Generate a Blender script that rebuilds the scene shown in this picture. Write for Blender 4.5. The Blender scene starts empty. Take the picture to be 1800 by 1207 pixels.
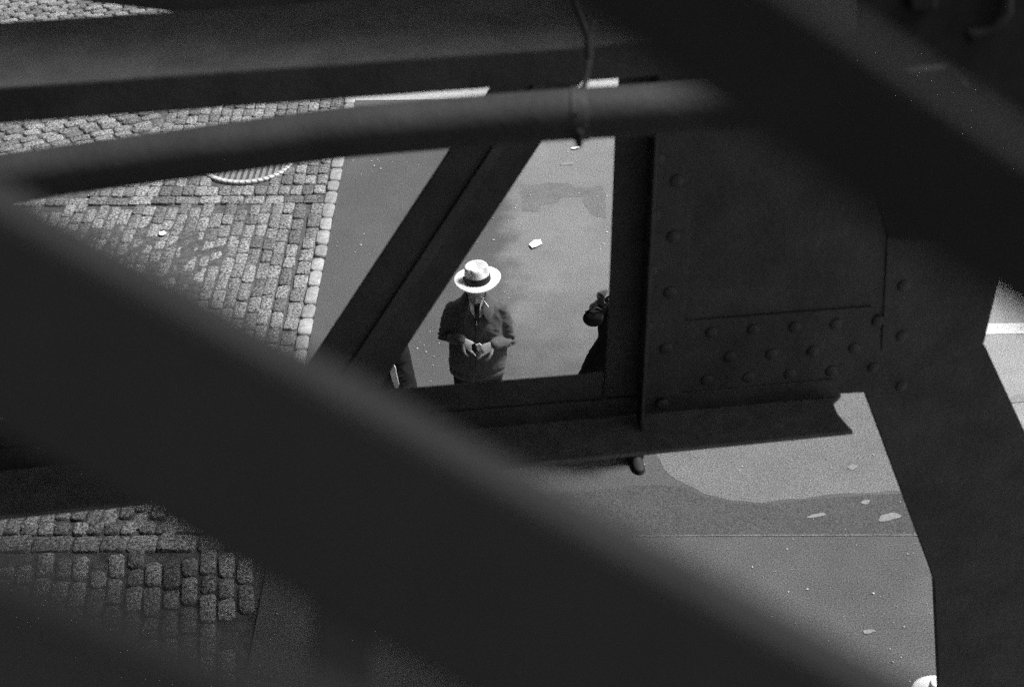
import bpy, bmesh, math, random
from mathutils import Vector, Matrix, noise
from mathutils.bvhtree import BVHTree
random.seed(7)
S = bpy.context.scene
COL = S.collection
V = Vector
rad = math.radians

# ------------------------------------------------------------------ camera frame (also used to survey the place)
PITCH, ROLL, CH = rad(35.4), math.asin(-.01023), 7.5
CP = V((0, 0, CH)); F_ = V((0, math.cos(PITCH), -math.sin(PITCH)))
R0 = V((1, 0, 0)); U0 = V((0, math.sin(PITCH), math.cos(PITCH)))
CR = R0*math.cos(ROLL)+U0*math.sin(ROLL); CU = U0*math.cos(ROLL)-R0*math.sin(ROLL)
def ray(x, y): return F_ + CR*((x-900)/2500) - CU*((y-603.5)/2500)
def pz(x, y, z): d = ray(x, y); return CP + d*((z-CH)/d.z)
def pyy(x, y, Y): d = ray(x, y); return CP + d*(Y/d.y)
def pd(x, y, d): return CP + ray(x, y)*d

# ------------------------------------------------------------------ helpers
def link(name, me, mat=None, parent=None):
    o = bpy.data.objects.new(name, me); COL.objects.link(o)
    if mat: me.materials.append(mat)
    if parent: o.parent = parent
    return o
def fin(name, bm, mat, parent=None, smooth=False, bevel=0, segs=2):
    bmesh.ops.recalc_face_normals(bm, faces=bm.faces[:])
    me = bpy.data.meshes.new(name); bm.to_mesh(me); bm.free()
    if smooth:
        for p in me.polygons: p.use_smooth = True
    o = link(name, me, mat, parent)
    if bevel:
        m = o.modifiers.new('bevel', 'BEVEL'); m.width = bevel; m.segments = segs; m.limit_method = 'ANGLE'; m.angle_limit = rad(40)
        m.harden_normals = True
        for p in me.polygons: p.use_smooth = True
    return o
def tag(o, label=None, cat=None, group=None, kind=None):
    if label: o['label'] = label
    if cat: o['category'] = cat
    if group: o['group'] = group
    if kind: o['kind'] = kind
    return o
def thing(name, loc, label, cat, group=None, rz=0):
    o = bpy.data.objects.new(name, None); COL.objects.link(o); o.location = loc; o.rotation_euler.z = rz
    o.empty_display_size = .1
    return tag(o, label, cat, group)
def prism(bm, pts, ext):
    """closed prism: polygon pts pushed along vector ext"""
    a = [bm.verts.new(V(p)) for p in pts]; b = [bm.verts.new(V(p)+V(ext)) for p in pts]
    bm.faces.new(a); bm.faces.new(b[::-1]); n = len(a)
    for i in range(n): bm.faces.new((a[i], a[(i+1) % n], b[(i+1) % n], b[i]))
def bar(bm, p0, p1, prof, side, up):
    """extrude 2D profile (side,up) from p0 to p1"""
    p0 = V(p0); p1 = V(p1)
    prism(bm, [p0+side*a+up*b for a, b in prof], p1-p0)
def ring(c, a, b, n=20):
    return [c + a*math.cos(2*math.pi*i/n) + b*math.sin(2*math.pi*i/n) for i in range(n)]
def loft(bm, secs, n=20, closed=True):
    rs = [[bm.verts.new(p) for p in ring(V(c), V(a), V(b), n)] for c, a, b in secs]
    for r, q in zip(rs, rs[1:]):
        for i in range(n): bm.faces.new((r[i], r[(i+1) % n], q[(i+1) % n], q[i]))
    if closed: bm.faces.new(rs[0][::-1]); bm.faces.new(rs[-1])
def limb(bm, pts, rs, n=14, flat=1.0, side=None):
    """rounded chain through pts with radii, ends rounded"""
    pts = [V(p) for p in pts]; dirs = []
    for i in range(len(pts)):
        a = pts[max(i-1, 0)]; b = pts[min(i+1, len(pts)-1)]; dirs.append((b-a).normalized())
    secs = []
    ref = side or V((1, 0, 0))
    def fr(d):
        s = ref - d*ref.dot(d)
        if s.length < .15: s = V((0, 0, 1)) - d*d.z
        s.normalize(); return s, d.cross(s)
    for k, c in ((-1, .25), (-.75, .66), (-.4, .92)):
        s, t = fr(dirs[0]); secs.append((pts[0]+dirs[0]*k*rs[0]*.9, s*rs[0]*c, t*rs[0]*c*flat))
    for p, d, r in zip(pts, dirs, rs):
        s, t = fr(d); secs.append((p, s*r, t*r*flat))
    for k, c in ((.4, .92), (.75, .66), (1, .25)):
        s, t = fr(dirs[-1]); secs.append((pts[-1]+dirs[-1]*k*rs[-1]*.9, s*rs[-1]*c, t*rs[-1]*c*flat))
    loft(bm, secs, n)
def ball(bm, c, rx, ry, rz, u=16, v=10, rot=None):
    m = Matrix.Translation(V(c)) @ (rot.to_4x4() if rot else Matrix.Identity(4)) @ Matrix.Diagonal((rx, ry, rz, 1))
    bmesh.ops.create_uvsphere(bm, u_segments=u, v_segments=v, radius=1, matrix=m)
def fuse(bm, voxel, smooth=4, wrinkle=None):
    """one continuous surface out of overlapping closed shells"""
    bmesh.ops.recalc_face_normals(bm, faces=bm.faces[:])
    me = bpy.data.meshes.new('tmp'); bm.to_mesh(me); bm.free()
    o = bpy.data.objects.new('tmp', me); COL.objects.link(o)
    m = o.modifiers.new('r', 'REMESH'); m.mode = 'VOXEL'; m.voxel_size = voxel; m.adaptivity = 0
    if smooth:
        s = o.modifiers.new('s', 'SMOOTH'); s.factor = .5; s.iterations = smooth
    dg = bpy.context.evaluated_depsgraph_get(); ev = o.evaluated_get(dg)
    out = bpy.data.meshes.new_from_object(ev)
    bpy.data.objects.remove(o)
    if wrinkle:
        nb = [v.normal.copy() for v in out.vertices]
        for v, nn in zip(out.vertices, nb): v.co += nn*wrinkle(v.co)
    for p in out.polygons: p.use_smooth = True
    return out
def bvh_of(me):
    return BVHTree.FromPolygons([v.co.copy() for v in me.vertices], [tuple(p.vertices) for p in me.polygons])
def drape(poly, bvh, off, thick, y0=-.6, cell=.006):
    """cut a flat pattern (x,z polygon) and lay it on the front (-y side) of a surface"""
    bm = bmesh.new()
    f = bm.faces.new([bm.verts.new((x, 0, z)) for x, z in poly])
    bmesh.ops.triangulate(bm, faces=[f])
    for _ in range(4):
        es = [e for e in bm.edges if e.calc_length() > cell*1.6]
        if not es: break
        bmesh.ops.subdivide_edges(bm, edges=es, cuts=1); bmesh.ops.triangulate(bm, faces=bm.faces[:])
    for v in bm.verts:
        h = bvh.ray_cast(V((v.co.x, y0, v.co.z)), V((0, 1, 0)))
        v.co.y = (h[0].y if h[0] else -.1) - off
    for _ in range(2): bmesh.ops.smooth_vert(bm, verts=bm.verts[:], factor=.4, use_axis_y=True)
    r = bmesh.ops.extrude_face_region(bm, geom=bm.faces[:])
    for e in r['geom']:
        if isinstance(e, bmesh.types.BMVert): e.co.y -= thick
    return bm

# ------------------------------------------------------------------ materials
def mat(name, base, rough=.7, spec=.3, var=0, vscale=20, bump=0, bscale=60, island=0, speck=0, metal=0, sheen=0, base2=None, detail=6, fr=(.3, .7)):
    m = bpy.data.materials.new(name); m.use_nodes = True
    nt = m.node_tree; N = nt.nodes; L = nt.links
    b = N['Principled BSDF']; b.inputs['Roughness'].default_value = rough
    b.inputs['Specular IOR Level'].default_value = spec; b.inputs['Metallic'].default_value = metal
    if sheen: b.inputs['Sheen Weight'].default_value = sheen
    b.inputs['Base Color'].default_value = (base, base, base, 1)
    tc = N.new('ShaderNodeTexCoord')
    if var or island or speck:
        n1 = N.new('ShaderNodeTexNoise'); n1.inputs['Scale'].default_value = vscale; n1.inputs['Detail'].default_value = detail
        n1.inputs['Roughness'].default_value = .65
        L.new(tc.outputs['Object'], n1.inputs['Vector'])
        mr = N.new('ShaderNodeMapRange'); mr.inputs['From Min'].default_value = fr[0]; mr.inputs['From Max'].default_value = fr[1]
        lo, hi = base*(1-var), (base2 if base2 else base*(1+var))
        mr.inputs['To Min'].default_value = lo; mr.inputs['To Max'].default_value = hi
        L.new(n1.outputs['Fac'], mr.inputs['Value']); out = mr.outputs['Result']
        if island:
            g = N.new('ShaderNodeNewGeometry'); r2 = N.new('ShaderNodeMapRange')
            r2.inputs['To Min'].default_value = 1-island; r2.inputs['To Max'].default_value = 1+island
            L.new(g.outputs['Random Per Island'], r2.inputs['Value'])
            mm = N.new('ShaderNodeMath'); mm.operation = 'MULTIPLY'; L.new(out, mm.inputs[0]); L.new(r2.outputs['Result'], mm.inputs[1]); out = mm.outputs[0]
        if speck:
            n2 = N.new('ShaderNodeTexNoise'); n2.inputs['Scale'].default_value = speck; n2.inputs['Detail'].default_value = 2
            L.new(tc.outputs['Object'], n2.inputs['Vector'])
            r3 = N.new('ShaderNodeMapRange'); r3.inputs['From Min'].default_value = .25; r3.inputs['From Max'].default_value = .75
            r3.inputs['To Min'].default_value = .25; r3.inputs['To Max'].default_value = 1.75
            L.new(n2.outputs['Fac'], r3.inputs['Value'])
            mm = N.new('ShaderNodeMath'); mm.operation = 'MULTIPLY'; L.new(out, mm.inputs[0]); L.new(r3.outputs['Result'], mm.inputs[1]); out = mm.outputs[0]
        L.new(out, b.inputs['Base Color'])
    if bump:
        n3 = N.new('ShaderNodeTexNoise'); n3.inputs['Scale'].default_value = bscale; n3.inputs['Detail'].default_value = 4
        L.new(tc.outputs['Object'], n3.inputs['Vector'])
        bp = N.new('ShaderNodeBump'); bp.inputs['Strength'].default_value = bump; bp.inputs['Distance'].default_value = .01
        L.new(n3.outputs['Fac'], bp.inputs['Height']); L.new(bp.outputs['Normal'], b.inputs['Normal'])
    return m
M = {}
M['steel'] = mat('painted_steel', .036, .6, .4, var=.5, vscale=6, bump=.25, bscale=45)
M['steel_top'] = mat('lit_flange_steel', .095, .75, .3, var=.3, vscale=14, bump=.2, bscale=50)  # sky light on the flange's upper face put into the colour
M['beam_steel'] = mat('lit_beam_top', .065, .8, .3, var=.3, vscale=10, bump=.2, bscale=50)  # lighter than the web: light from above painted on the beam top
M['pipe_steel'] = mat('galvanised_pipe', .03, .7, .35, var=.25, vscale=8, bump=.15, bscale=60)
M['lip_steel'] = mat('lit_railing_edge', .013, .8, .2, var=.3, vscale=25)  # lit copy of the railing steel, paints the highlight along the upper edge
M['tarred'] = mat('tarred_iron', .024, .85, .08, var=.3, vscale=25)
M['dull_rail'] = mat('dull_painted_rail', .026, .75, .3, var=.2, vscale=25)
M['grey_rail'] = mat('grey_painted_rail', .085, .75, .3, var=.2, vscale=25)
M['near_steel'] = mat('railing_steel', .005, .75, .25, var=.2, vscale=30)
M['wood'] = mat('deck_timber', .05, .85, .2, var=.3, vscale=6)
M['stone'] = mat('granite_sett', .105, .72, .35, var=.78, vscale=42, bump=1, bscale=60, island=.40, speck=110, detail=8, base2=.30, fr=(.37, .63))
M['kerbstone'] = mat('smooth_granite', .28, .6, .4, var=.3, vscale=14, bump=.4, bscale=60, island=.22, speck=160)
M['bed'] = mat('joint_dirt', .085, .95, .1, var=.5, vscale=18, bump=.8, bscale=90, speck=120)
M['asphalt'] = mat('asphalt', .083, .85, .25, var=.14, vscale=1.1, bump=.8, bscale=130, speck=95)
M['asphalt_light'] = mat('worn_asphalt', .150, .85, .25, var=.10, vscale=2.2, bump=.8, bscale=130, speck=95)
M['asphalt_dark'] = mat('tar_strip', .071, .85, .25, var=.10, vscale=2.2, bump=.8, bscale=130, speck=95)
M['asphalt_mend'] = mat('mended_asphalt', .13, .85, .25, var=.12, vscale=5, bump=.5, bscale=150, speck=90)
M['concrete'] = mat('concrete', .33, .85, .25, var=.12, vscale=3, bump=.3, bscale=120, speck=200)
M['paint'] = mat('road_paint', .6, .7, .3, var=.12, vscale=12, speck=180)
M['paper'] = mat('paper', .82, .8, .2, var=.04, vscale=40)
M['bits'] = mat('pale_grit', .45, .6, .4, island=.45)
M['stain'] = mat('pale_stain', .20, .8, .25, var=.12, vscale=30, speck=260)
M['straw'] = mat('woven_straw', .80, .7, .25, var=.05, vscale=30, bump=.12, bscale=420)
M['ribbon'] = mat('black_ribbon', .012, .55, .4)
M['skin'] = mat('skin', .38, .5, .35, var=.1, vscale=40)
M['jacket'] = mat('jacket_cloth', .088, .85, .2, var=.22, vscale=26, bump=.15, bscale=240, sheen=.15)
M['trouser'] = mat('trouser_cloth', .045, .9, .15, var=.2, vscale=20)
M['coat'] = mat('black_wool', .020, .95, .1, var=.2, vscale=20)
M['shirt'] = mat('white_shirt', .78, .8, .2)
M['tie'] = mat('dark_tie', .012, .6, .3)
M['leather'] = mat('shoe_leather', .022, .6, .2)
M['metalpull'] = mat('zip_metal', .6, .3, .5, metal=.8)
M['hair'] = mat('dark_hair', .02, .6, .4, var=.3, vscale=60)
M['iron'] = mat('cast_iron', .2, .5, .5, var=.3, vscale=30, bump=.3, bscale=80)
M['ironrim'] = mat('worn_iron_rim', .45, .45, .5, var=.2, vscale=30)
M['hole'] = mat('drain_dark', .008, .95, .1)
M['greywool'] = mat('grey_cloth', .12, .9, .15, var=.2, vscale=30)

# asphalt colour raised in soft-edged steps towards the right and the far end
def lighten_asphalt():
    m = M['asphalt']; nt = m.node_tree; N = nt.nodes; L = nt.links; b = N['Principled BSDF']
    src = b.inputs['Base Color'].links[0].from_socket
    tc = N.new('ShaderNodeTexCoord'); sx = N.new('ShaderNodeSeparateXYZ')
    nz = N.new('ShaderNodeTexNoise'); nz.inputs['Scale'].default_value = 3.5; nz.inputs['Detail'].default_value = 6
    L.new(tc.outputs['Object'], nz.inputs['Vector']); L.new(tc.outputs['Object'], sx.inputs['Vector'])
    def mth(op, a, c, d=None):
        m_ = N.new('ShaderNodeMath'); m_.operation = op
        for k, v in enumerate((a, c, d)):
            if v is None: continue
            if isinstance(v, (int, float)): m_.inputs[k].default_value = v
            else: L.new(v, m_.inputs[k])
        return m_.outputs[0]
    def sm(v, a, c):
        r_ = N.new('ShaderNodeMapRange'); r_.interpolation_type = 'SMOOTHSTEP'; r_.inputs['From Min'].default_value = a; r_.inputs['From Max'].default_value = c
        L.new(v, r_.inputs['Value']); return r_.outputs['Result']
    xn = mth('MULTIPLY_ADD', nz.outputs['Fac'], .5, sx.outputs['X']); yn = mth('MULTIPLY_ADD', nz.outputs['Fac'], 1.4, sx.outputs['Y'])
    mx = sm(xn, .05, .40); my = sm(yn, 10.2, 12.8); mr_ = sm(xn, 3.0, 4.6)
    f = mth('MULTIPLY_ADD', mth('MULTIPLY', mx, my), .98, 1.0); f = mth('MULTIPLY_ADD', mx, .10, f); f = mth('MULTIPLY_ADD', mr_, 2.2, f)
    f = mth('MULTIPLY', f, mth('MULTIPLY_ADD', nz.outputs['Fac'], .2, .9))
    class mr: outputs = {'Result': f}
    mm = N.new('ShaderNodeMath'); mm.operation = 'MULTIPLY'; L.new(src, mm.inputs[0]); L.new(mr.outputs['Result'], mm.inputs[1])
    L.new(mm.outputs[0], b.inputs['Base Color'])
lighten_asphalt()

# ------------------------------------------------------------------ ground
def sheet(name, pts, z, m, kind='structure'):
    bm = bmesh.new(); bm.faces.new([bm.verts.new((p[0], p[1], z)) for p in pts])
    return tag(fin(name, bm, m), kind=kind)
KX = -1.85
sheet('ground', [(-300, -300), (300, -300), (300, 300), (-300, 300)], -.09, M['bed'])
CY = 15.6
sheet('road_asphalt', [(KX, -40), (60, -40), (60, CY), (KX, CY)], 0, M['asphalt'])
bm = bmesh.new(); prism(bm, [(KX, CY, -.05), (60, CY, -.05), (60, 60, -.05), (KX, 60, -.05)], (0, 0, .062))
tag(fin('pavement_concrete', bm, M['concrete'], bevel=.01), kind='structure')

def rough_poly(pix, amp=.02, z=0, step=.05, seed=1.0):
    P = [pz(x, y, z) for x, y in pix]; out = []
    for i in range(len(P)):
        a, b = P[i], P[(i+1) % len(P)]; n = max(1, int((b-a).length/step))
        for k in range(n):
            p = a.lerp(b, k/n)
            out.append((p.x+amp*noise.noise(V((p.x*6, p.y*6, seed))), p.y+amp*noise.noise(V((p.x*6, p.y*6, seed+9)))))
    return out
def patch(name, pix, z, m, amp=.02, seed=1.0):
    bm = bmesh.new(); f = bm.faces.new([bm.verts.new((x, y, z)) for x, y in rough_poly(pix, amp, z, seed=seed)])
    bmesh.ops.triangulate(bm, faces=[f])
    return tag(fin(name, bm, m), kind='structure')
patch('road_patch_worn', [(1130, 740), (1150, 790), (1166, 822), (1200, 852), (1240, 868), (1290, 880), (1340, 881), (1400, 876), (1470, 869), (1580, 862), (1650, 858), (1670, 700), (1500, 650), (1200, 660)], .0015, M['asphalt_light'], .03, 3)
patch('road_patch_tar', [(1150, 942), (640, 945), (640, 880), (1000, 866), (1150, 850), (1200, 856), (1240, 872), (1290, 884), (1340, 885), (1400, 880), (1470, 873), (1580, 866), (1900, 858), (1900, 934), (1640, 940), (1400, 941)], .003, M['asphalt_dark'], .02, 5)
patch('road_patch_mended', [(915, 325), (1000, 321), (1010, 330), (1062, 328), (1066, 384), (1040, 378), (1030, 362), (1022, 345), (990, 348), (975, 358), (950, 362), (950, 372), (918, 372)], .0015, M['asphalt_mend'], .03, 8)
patch('road_seam', [(1120, 942), (1300, 941.5), (1500, 941), (1700, 940), (2400, 932), (2400, 929), (1700, 937.5), (1500, 938.5), (1300, 939), (1120, 940)], .0045, M['asphalt_mend'], .006, 4)
patch('road_line_white', [(1600, 571), (1735, 568), (1830, 567), (2600, 560), (2600, 578), (1830, 585), (1730, 587), (1600, 588)], .004, M['paint'], .008, 2)
for i, (x, y, w, h) in enumerate([(1435, 905, 16, 4), (1561, 908, 19, 7), (1525, 1108, 10, 4), (1498, 820, 9, 4), (1523, 880, 8, 3), (998, 287, 12, 3), (1790, 700, 14, 8)]):
    pts = [(x+w*math.cos(t)*(1+.2*math.sin(3*t+i)), y+h*math.sin(t)*(1+.25*math.cos(2*t+i))-.15*w*math.cos(t)) for t in [k*.45 for k in range(14)]]
    patch('road_stain', pts, .006, M['stain'], .02, i*3.7)

# grit and specks: nobody could count them
bm = bmesh.new()
rnd = random.Random(3)
for k in range(5200):
    x = rnd.uniform(-1.8, 7); y = rnd.uniform(6, 15.4)
    if noise.noise(V((x*.8, y*.8, 0))) < rnd.uniform(-.35, .3): continue
    r = rnd.choice((.003, .003, .0035, .004, .0045, .005, .008)) * rnd.uniform(.7, 1.2)
    a0 = rnd.uniform(0, 6); n = rnd.choice((4, 5, 6))
    vs = [bm.verts.new((x+r*math.cos(a0+6.283*i/n)*rnd.uniform(.6, 1.7), y+r*math.sin(a0+6.283*i/n)*rnd.uniform(.6, 1.4), .008)) for i in range(n)]
    top = bm.verts.new((x, y, .008+r*.7))
    for i in range(n): bm.faces.new((vs[i], vs[(i+1) % n], top))
for k in range(60):
    x = rnd.uniform(-5, -2); y = rnd.uniform(9, 13.6); r = rnd.uniform(.004, .009)
    vs = [bm.verts.new((x+r*math.cos(i*1.57+k)*rnd.uniform(.6, 1.5), y+r*math.sin(i*1.57+k), .012)) for i in range(4)]
    top = bm.verts.new((x, y, .012+r*.5))
    for i in range(4): bm.faces.new((vs[i], vs[(i+1) % 4], top))
tag(fin('street_grit', bm, M['bits']), kind='stuff')

# paper scraps
def scrap(pix, label, z=.01, curl=.01):
    c = pz(sum(p[0] for p in pix)/len(pix), sum(p[1] for p in pix)/len(pix), z)
    bm = bmesh.new(); P = [pz(x, y, z)-c for x, y in pix]
    f = bm.faces.new([bm.verts.new(p) for p in P]); bmesh.ops.triangulate(bm, faces=[f])
    bmesh.ops.subdivide_edges(bm, edges=bm.edges[:], cuts=2, use_grid_fill=True)
    for v in bm.verts: v.co.z = curl*(.5+noise.noise(v.co*25)+v.co.length*6)
    r = bmesh.ops.extrude_face_region(bm, geom=bm.faces[:])
    for e in r['geom']:
        if isinstance(e, bmesh.types.BMVert): e.co.z += .0015
    o = fin('paper_scrap', bm, M['paper'], smooth=False); o.location = c
    tag(o, label, 'litter')
scrap([(930, 431), (938, 424), (950, 422), (953, 429), (944, 434), (936, 438)], 'crumpled white paper scrap lying on the asphalt behind the man in the white hat')
scrap([(280, 409), (288, 407), (293, 411), (286, 415), (280, 413)], 'small white paper scrap lying on the cobbles left of the round drain grate', .02)
scrap([(1003, 261), (1010, 259), (1019, 258), (1018, 261), (1008, 263)], 'thin pale scrap on the asphalt just under the pipe coupling')

# ------------------------------------------------------------------ granite setts
def sett(bm, quad, h, rnd, rd=.012, zt=0.0):
    """one stone: quad = 4 corners ccw (2D)"""
    c = V((sum(p[0] for p in quad)/4, sum(p[1] for p in quad)/4))
    q = []
    for i in range(4):
        p = V(quad[i]); a = V(quad[(i-1) % 4]); b = V(quad[(i+1) % 4])
        cr = min(rd*rnd.uniform(1.0, 2.2), (a-p).length*.35, (b-p).length*.35)
        q.append(p+(a-p).normalized()*cr); q.append(p+(b-p).normalized()*cr)
    tilt = (rnd.uniform(-.06, .06), rnd.uniform(-.05, .05)); top = zt+rnd.uniform(-.008, .006)
    def rg(ins, z):
        o = []
        for p in q:
            d = p-c; l = d.length; pp = c+d*((l-ins)/l)
            o.append(bm.verts.new((pp.x, pp.y, z+tilt[0]*(pp.x-c.x)+tilt[1]*(pp.y-c.y)+rnd.uniform(-.0015, .0015))))
        return o
    R = [rg(0, top-h), rg(0, top-rd*1.1), rg(rd*.45, top-rd*.3), rg(rd*1.3, top)]
    ct = bm.verts.new((c.x+rnd.uniform(-.01, .01), c.y+rnd.uniform(-.01, .01), top+rnd.uniform(.001, .007)))
    for a, b in zip(R, R[1:]):
        for i in range(8): bm.faces.new((a[i], a[(i+1) % 8], b[(i+1) % 8], b[i]))
    for i in range(8): bm.faces.new((R[-1][i], R[-1][(i+1) % 8], ct))
def courses(bm, test, org, ang, w, l0, l1, nx, ny, gap=.012, rd=.010, seed=1, zt=0, jit=.009, s0=1):
    """courses run along local y; each course is w wide, stones l0..l1 long"""
    rnd = random.Random(seed); ca, sa = math.cos(ang), math.sin(ang)
    def W(x, y): return (org[0]+x*ca-y*sa, org[1]+x*sa+y*ca)
    for i in range(nx[0], nx[1]):
        y = ny[0]+s0*rnd.uniform(0, l0); x0 = i*w; wob = rnd.uniform(-.006, .006)
        while y < ny[1]:
            l = rnd.uniform(l0, l1); a, b = x0+wob+gap/2, x0+w+wob-gap/2
            cx, cy = W((a+b)/2, y+l/2)
            if test(cx, cy):
                J = lambda: rnd.uniform(-jit, jit)
                sett(bm, [W(a+J(), y+gap/2+J()), W(b+J(), y+gap/2+J()), W(b+J(), y+l-gap/2+J()), W(a+J(), y+l-gap/2+J())], .07, rnd, rd, zt)
            y += l
MH = pz(435, 282, 0); MR = .50
C1 = pz(450, 356, 0).y; C1b = pz(450, 345, 0).y
C2 = pz(300, 966, 0).y; C2b = pz(300, 938, 0).y
SX = pz(296, 215, 0).x
print('C1', C1, C1b, 'C2', C2, C2b, 'SX', SX, 'MH', MH)
bm = bmesh.new()
courses(bm, lambda x, y: x < KX-.325 and C2b+.08 < y < C1-.06, (KX-.262, 8), rad(.5), .122, .19, .34, (-60, 1), (-.2, 6), seed=2, gap=.013)
courses(bm, lambda x, y: C2b+.08 < y < C1-.06, (KX-.285, 8), rad(-.3), .145, .19, .28, (0, 1), (-.2, 6), seed=22, gap=.014)
courses(bm, lambda x, y: C1-.01 < y < C1b+.03 and x < KX-.14, (KX-.14, C1-.005), rad(90), C1b-C1+.03, .19, .25, (0, 1), (0, 7), s0=0, seed=4)
courses(bm, lambda x, y: C1b < y < C1b+.30 and SX-.6 < x < KX-.14, (KX-.14, C1b+.04), 0, .128, .20, .22, (-40, 0), (0, .2), seed=5, s0=0)
courses(bm, lambda x, y: C1b+.29 < y < 18.5 and (V((x, y))-V((MH.x, MH.y))).length > MR+.055 and x < KX-.12 and x > SX+(y-16.4)*.1, (KX-.13, C1b+.30), rad(1), .128, .17, .25, (-40, 1), (-.02, 5), s0=0, seed=6, rd=.013)
courses(bm, lambda x, y: y > C1b+.30 and x < SX+(y-16.4)*.1-.05 and y < 24, (SX, 15), rad(-62), .135, .2, .27, (-60, 60), (-9, 9), seed=8, gap=.02, rd=.016)
courses(bm, lambda x, y: C2 < y < C2b and x < KX-.14, (KX-.14, C2), rad(90), C2b-C2, .2, .34, (0, 1), (0, 5), s0=0, seed=9)
courses(bm, lambda x, y: C2b+.02 < y < C2b+.16 and x < KX-.14, (KX-.14, C2b+.01), rad(0), .13, .13, .15, (-40, 0), (0, .12), s0=0, seed=10)
def lower(x, y):
    if not (5.5 < y < C2-.07 and x < KX-.05): return False
    p = V((x+1.80, y-7.15)); return not (abs(p.x+.12) < .16 and abs(p.y) < .2)
courses(bm, lower, (KX-.1, 6), rad(9), .135, .19, .31, (-50, 6), (-2, 3), seed=11, gap=.018, rd=.015)
tag(fin('cobble_pavement', bm, M['stone'], smooth=True), kind='structure')
bm = bmesh.new()
courses(bm, lambda x, y: 8.1 < y < 16.5, (KX-.137, 8), rad(0), .14, .22, .31, (0, 1), (0, 8.2), seed=12, gap=.017, rd=.017, zt=.012, jit=.008)
tag(fin('kerb_stones', bm, M['kerbstone'], smooth=True), kind='structure')
# packed dirt between the stones, higher where the joints are choked
bm = bmesh.new(); NX, NY = 150, 260
gx = lambda i: KX-.0-i*.045; gy = lambda j: 5+j*.05
vg = []
for i in range(NX):
    row = []
    for j in range(NY):
        x, y = gx(i), gy(j)
        f = max(0, min(1, (KX-.35-x)/1.0))*max(0, min(1, (y-8.6)/1.0))*max(0, min(1, (13.1-y)/.6))
        z = -.026+.027*f+.012*noise.noise(V((x*7, y*7, 1)))*(.3+f)
        row.append(bm.verts.new((x, y, min(z, -.001 if f < .3 else .003))))
    vg.append(row)
for i in range(NX-1):
    for j in range(NY-1): bm.faces.new((vg[i][j], vg[i+1][j], vg[i+1][j+1], vg[i][j+1]))
tag(fin('ground_dirt_bed', bm, M['bed'], smooth=True), kind='structure')

# round drain grate
g = thing('drain_grate', (MH.x, MH.y, 0), 'round cast iron drain grate with slotted bars and a pale rope edge, in the cobbles', 'drain grate')
bm = bmesh.new(); loft(bm, [((0, 0, -.06), (MR-.03, 0, 0), (0, MR-.03, 0)), ((0, 0, -.045), (MR-.03, 0, 0), (0, MR-.03, 0))], 48)
fin('pit', bm, M['hole'], g)
bm = bmesh.new()
for k in range(48):
    t = 2*math.pi*k/48; ball(bm, (MR*math.cos(t), MR*math.sin(t), .006), .034, .024, .016, 8, 6, Matrix.Rotation(t, 3, 'Z'))
n = 64
for (r0, r1, z0, z1) in ((MR-.035, MR+.02, -.03, .008),):
    rings = []
    for r, z in ((r0, z0), (r0, z1), (r1, z1), (r1, z0)): rings.append([bm.verts.new((r*math.cos(6.2832*i/n), r*math.sin(6.2832*i/n), z)) for i in range(n)])
    for a in range(4):
        for i in range(n): bm.faces.new((rings[a][i], rings[a][(i+1) % n], rings[(a+1) % 4][(i+1) % n], rings[(a+1) % 4][i]))
fin('rim', bm, M['ironrim'], g, smooth=True)
bm = bmesh.new()
k = -MR+.06
while k < MR-.05:
    hl = math.sqrt(max((MR-.04)**2-k*k, 0)); prism(bm, [(k-.018, -hl, -.02), (k+.018, -hl, -.02), (k+.018, hl, -.02), (k-.018, hl, -.02)], (0, 0, .022)); k += .066
fin('grating', bm, M['iron'], g, bevel=.003)

# ------------------------------------------------------------------ riveted truss girder
TZ = 4.6
uu = V((1.1, .137, 0)).normalized(); nn = V((uu.y, -uu.x, 0)); Q0 = V((.474, 3.688, TZ)); UP = V((0, 0, 1))   # nn points to the camera side
def pw(x, y, off=0.0):
    d = ray(x, y); q = Q0+nn*off; t = (q-CP).dot(nn)/d.dot(nn); return CP+d*t
girder = thing('truss_girder', (Q0.x, Q0.y, TZ), 'riveted steel truss girder with a big gusset plate, over the street', 'steel girder')
def plate(name, pix, off, th, m, par, bevel=.003):
    o0 = par.matrix_basis.translation if par else V((0, 0, 0))
    bm = bmesh.new(); P = [pw(x, y, off)-par.location for x, y in pix]
    prism(bm, P, nn*th)
    return fin(name, bm, m, par, bevel=bevel)
plate('gusset_plate', [(1093, -40), (1872, -40), (1755, 480), (1728, 598), (1715, 608), (1520, 686), (1062, 712), (1065, 650), (1080, 245), (1087, 133)], -.012, .012, M['steel'], girder)
plate('splice_plate', [(1196, 563), (1532, 537), (1560, 672), (1176, 706)], .0005, .006, M['steel'], girder)
plate('chord_web', [(-160, 752), (690, 683), (1060, 653), (1056, 724), (-160, 834)], -.006, .007, M['steel'], girder)
plate('chord_web', [(-160, 800), (1058, 700), (1462, 664), (1478, 694), (-160, 838)], .003, .010, M['steel'], girder).name = 'chord_angle'
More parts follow.
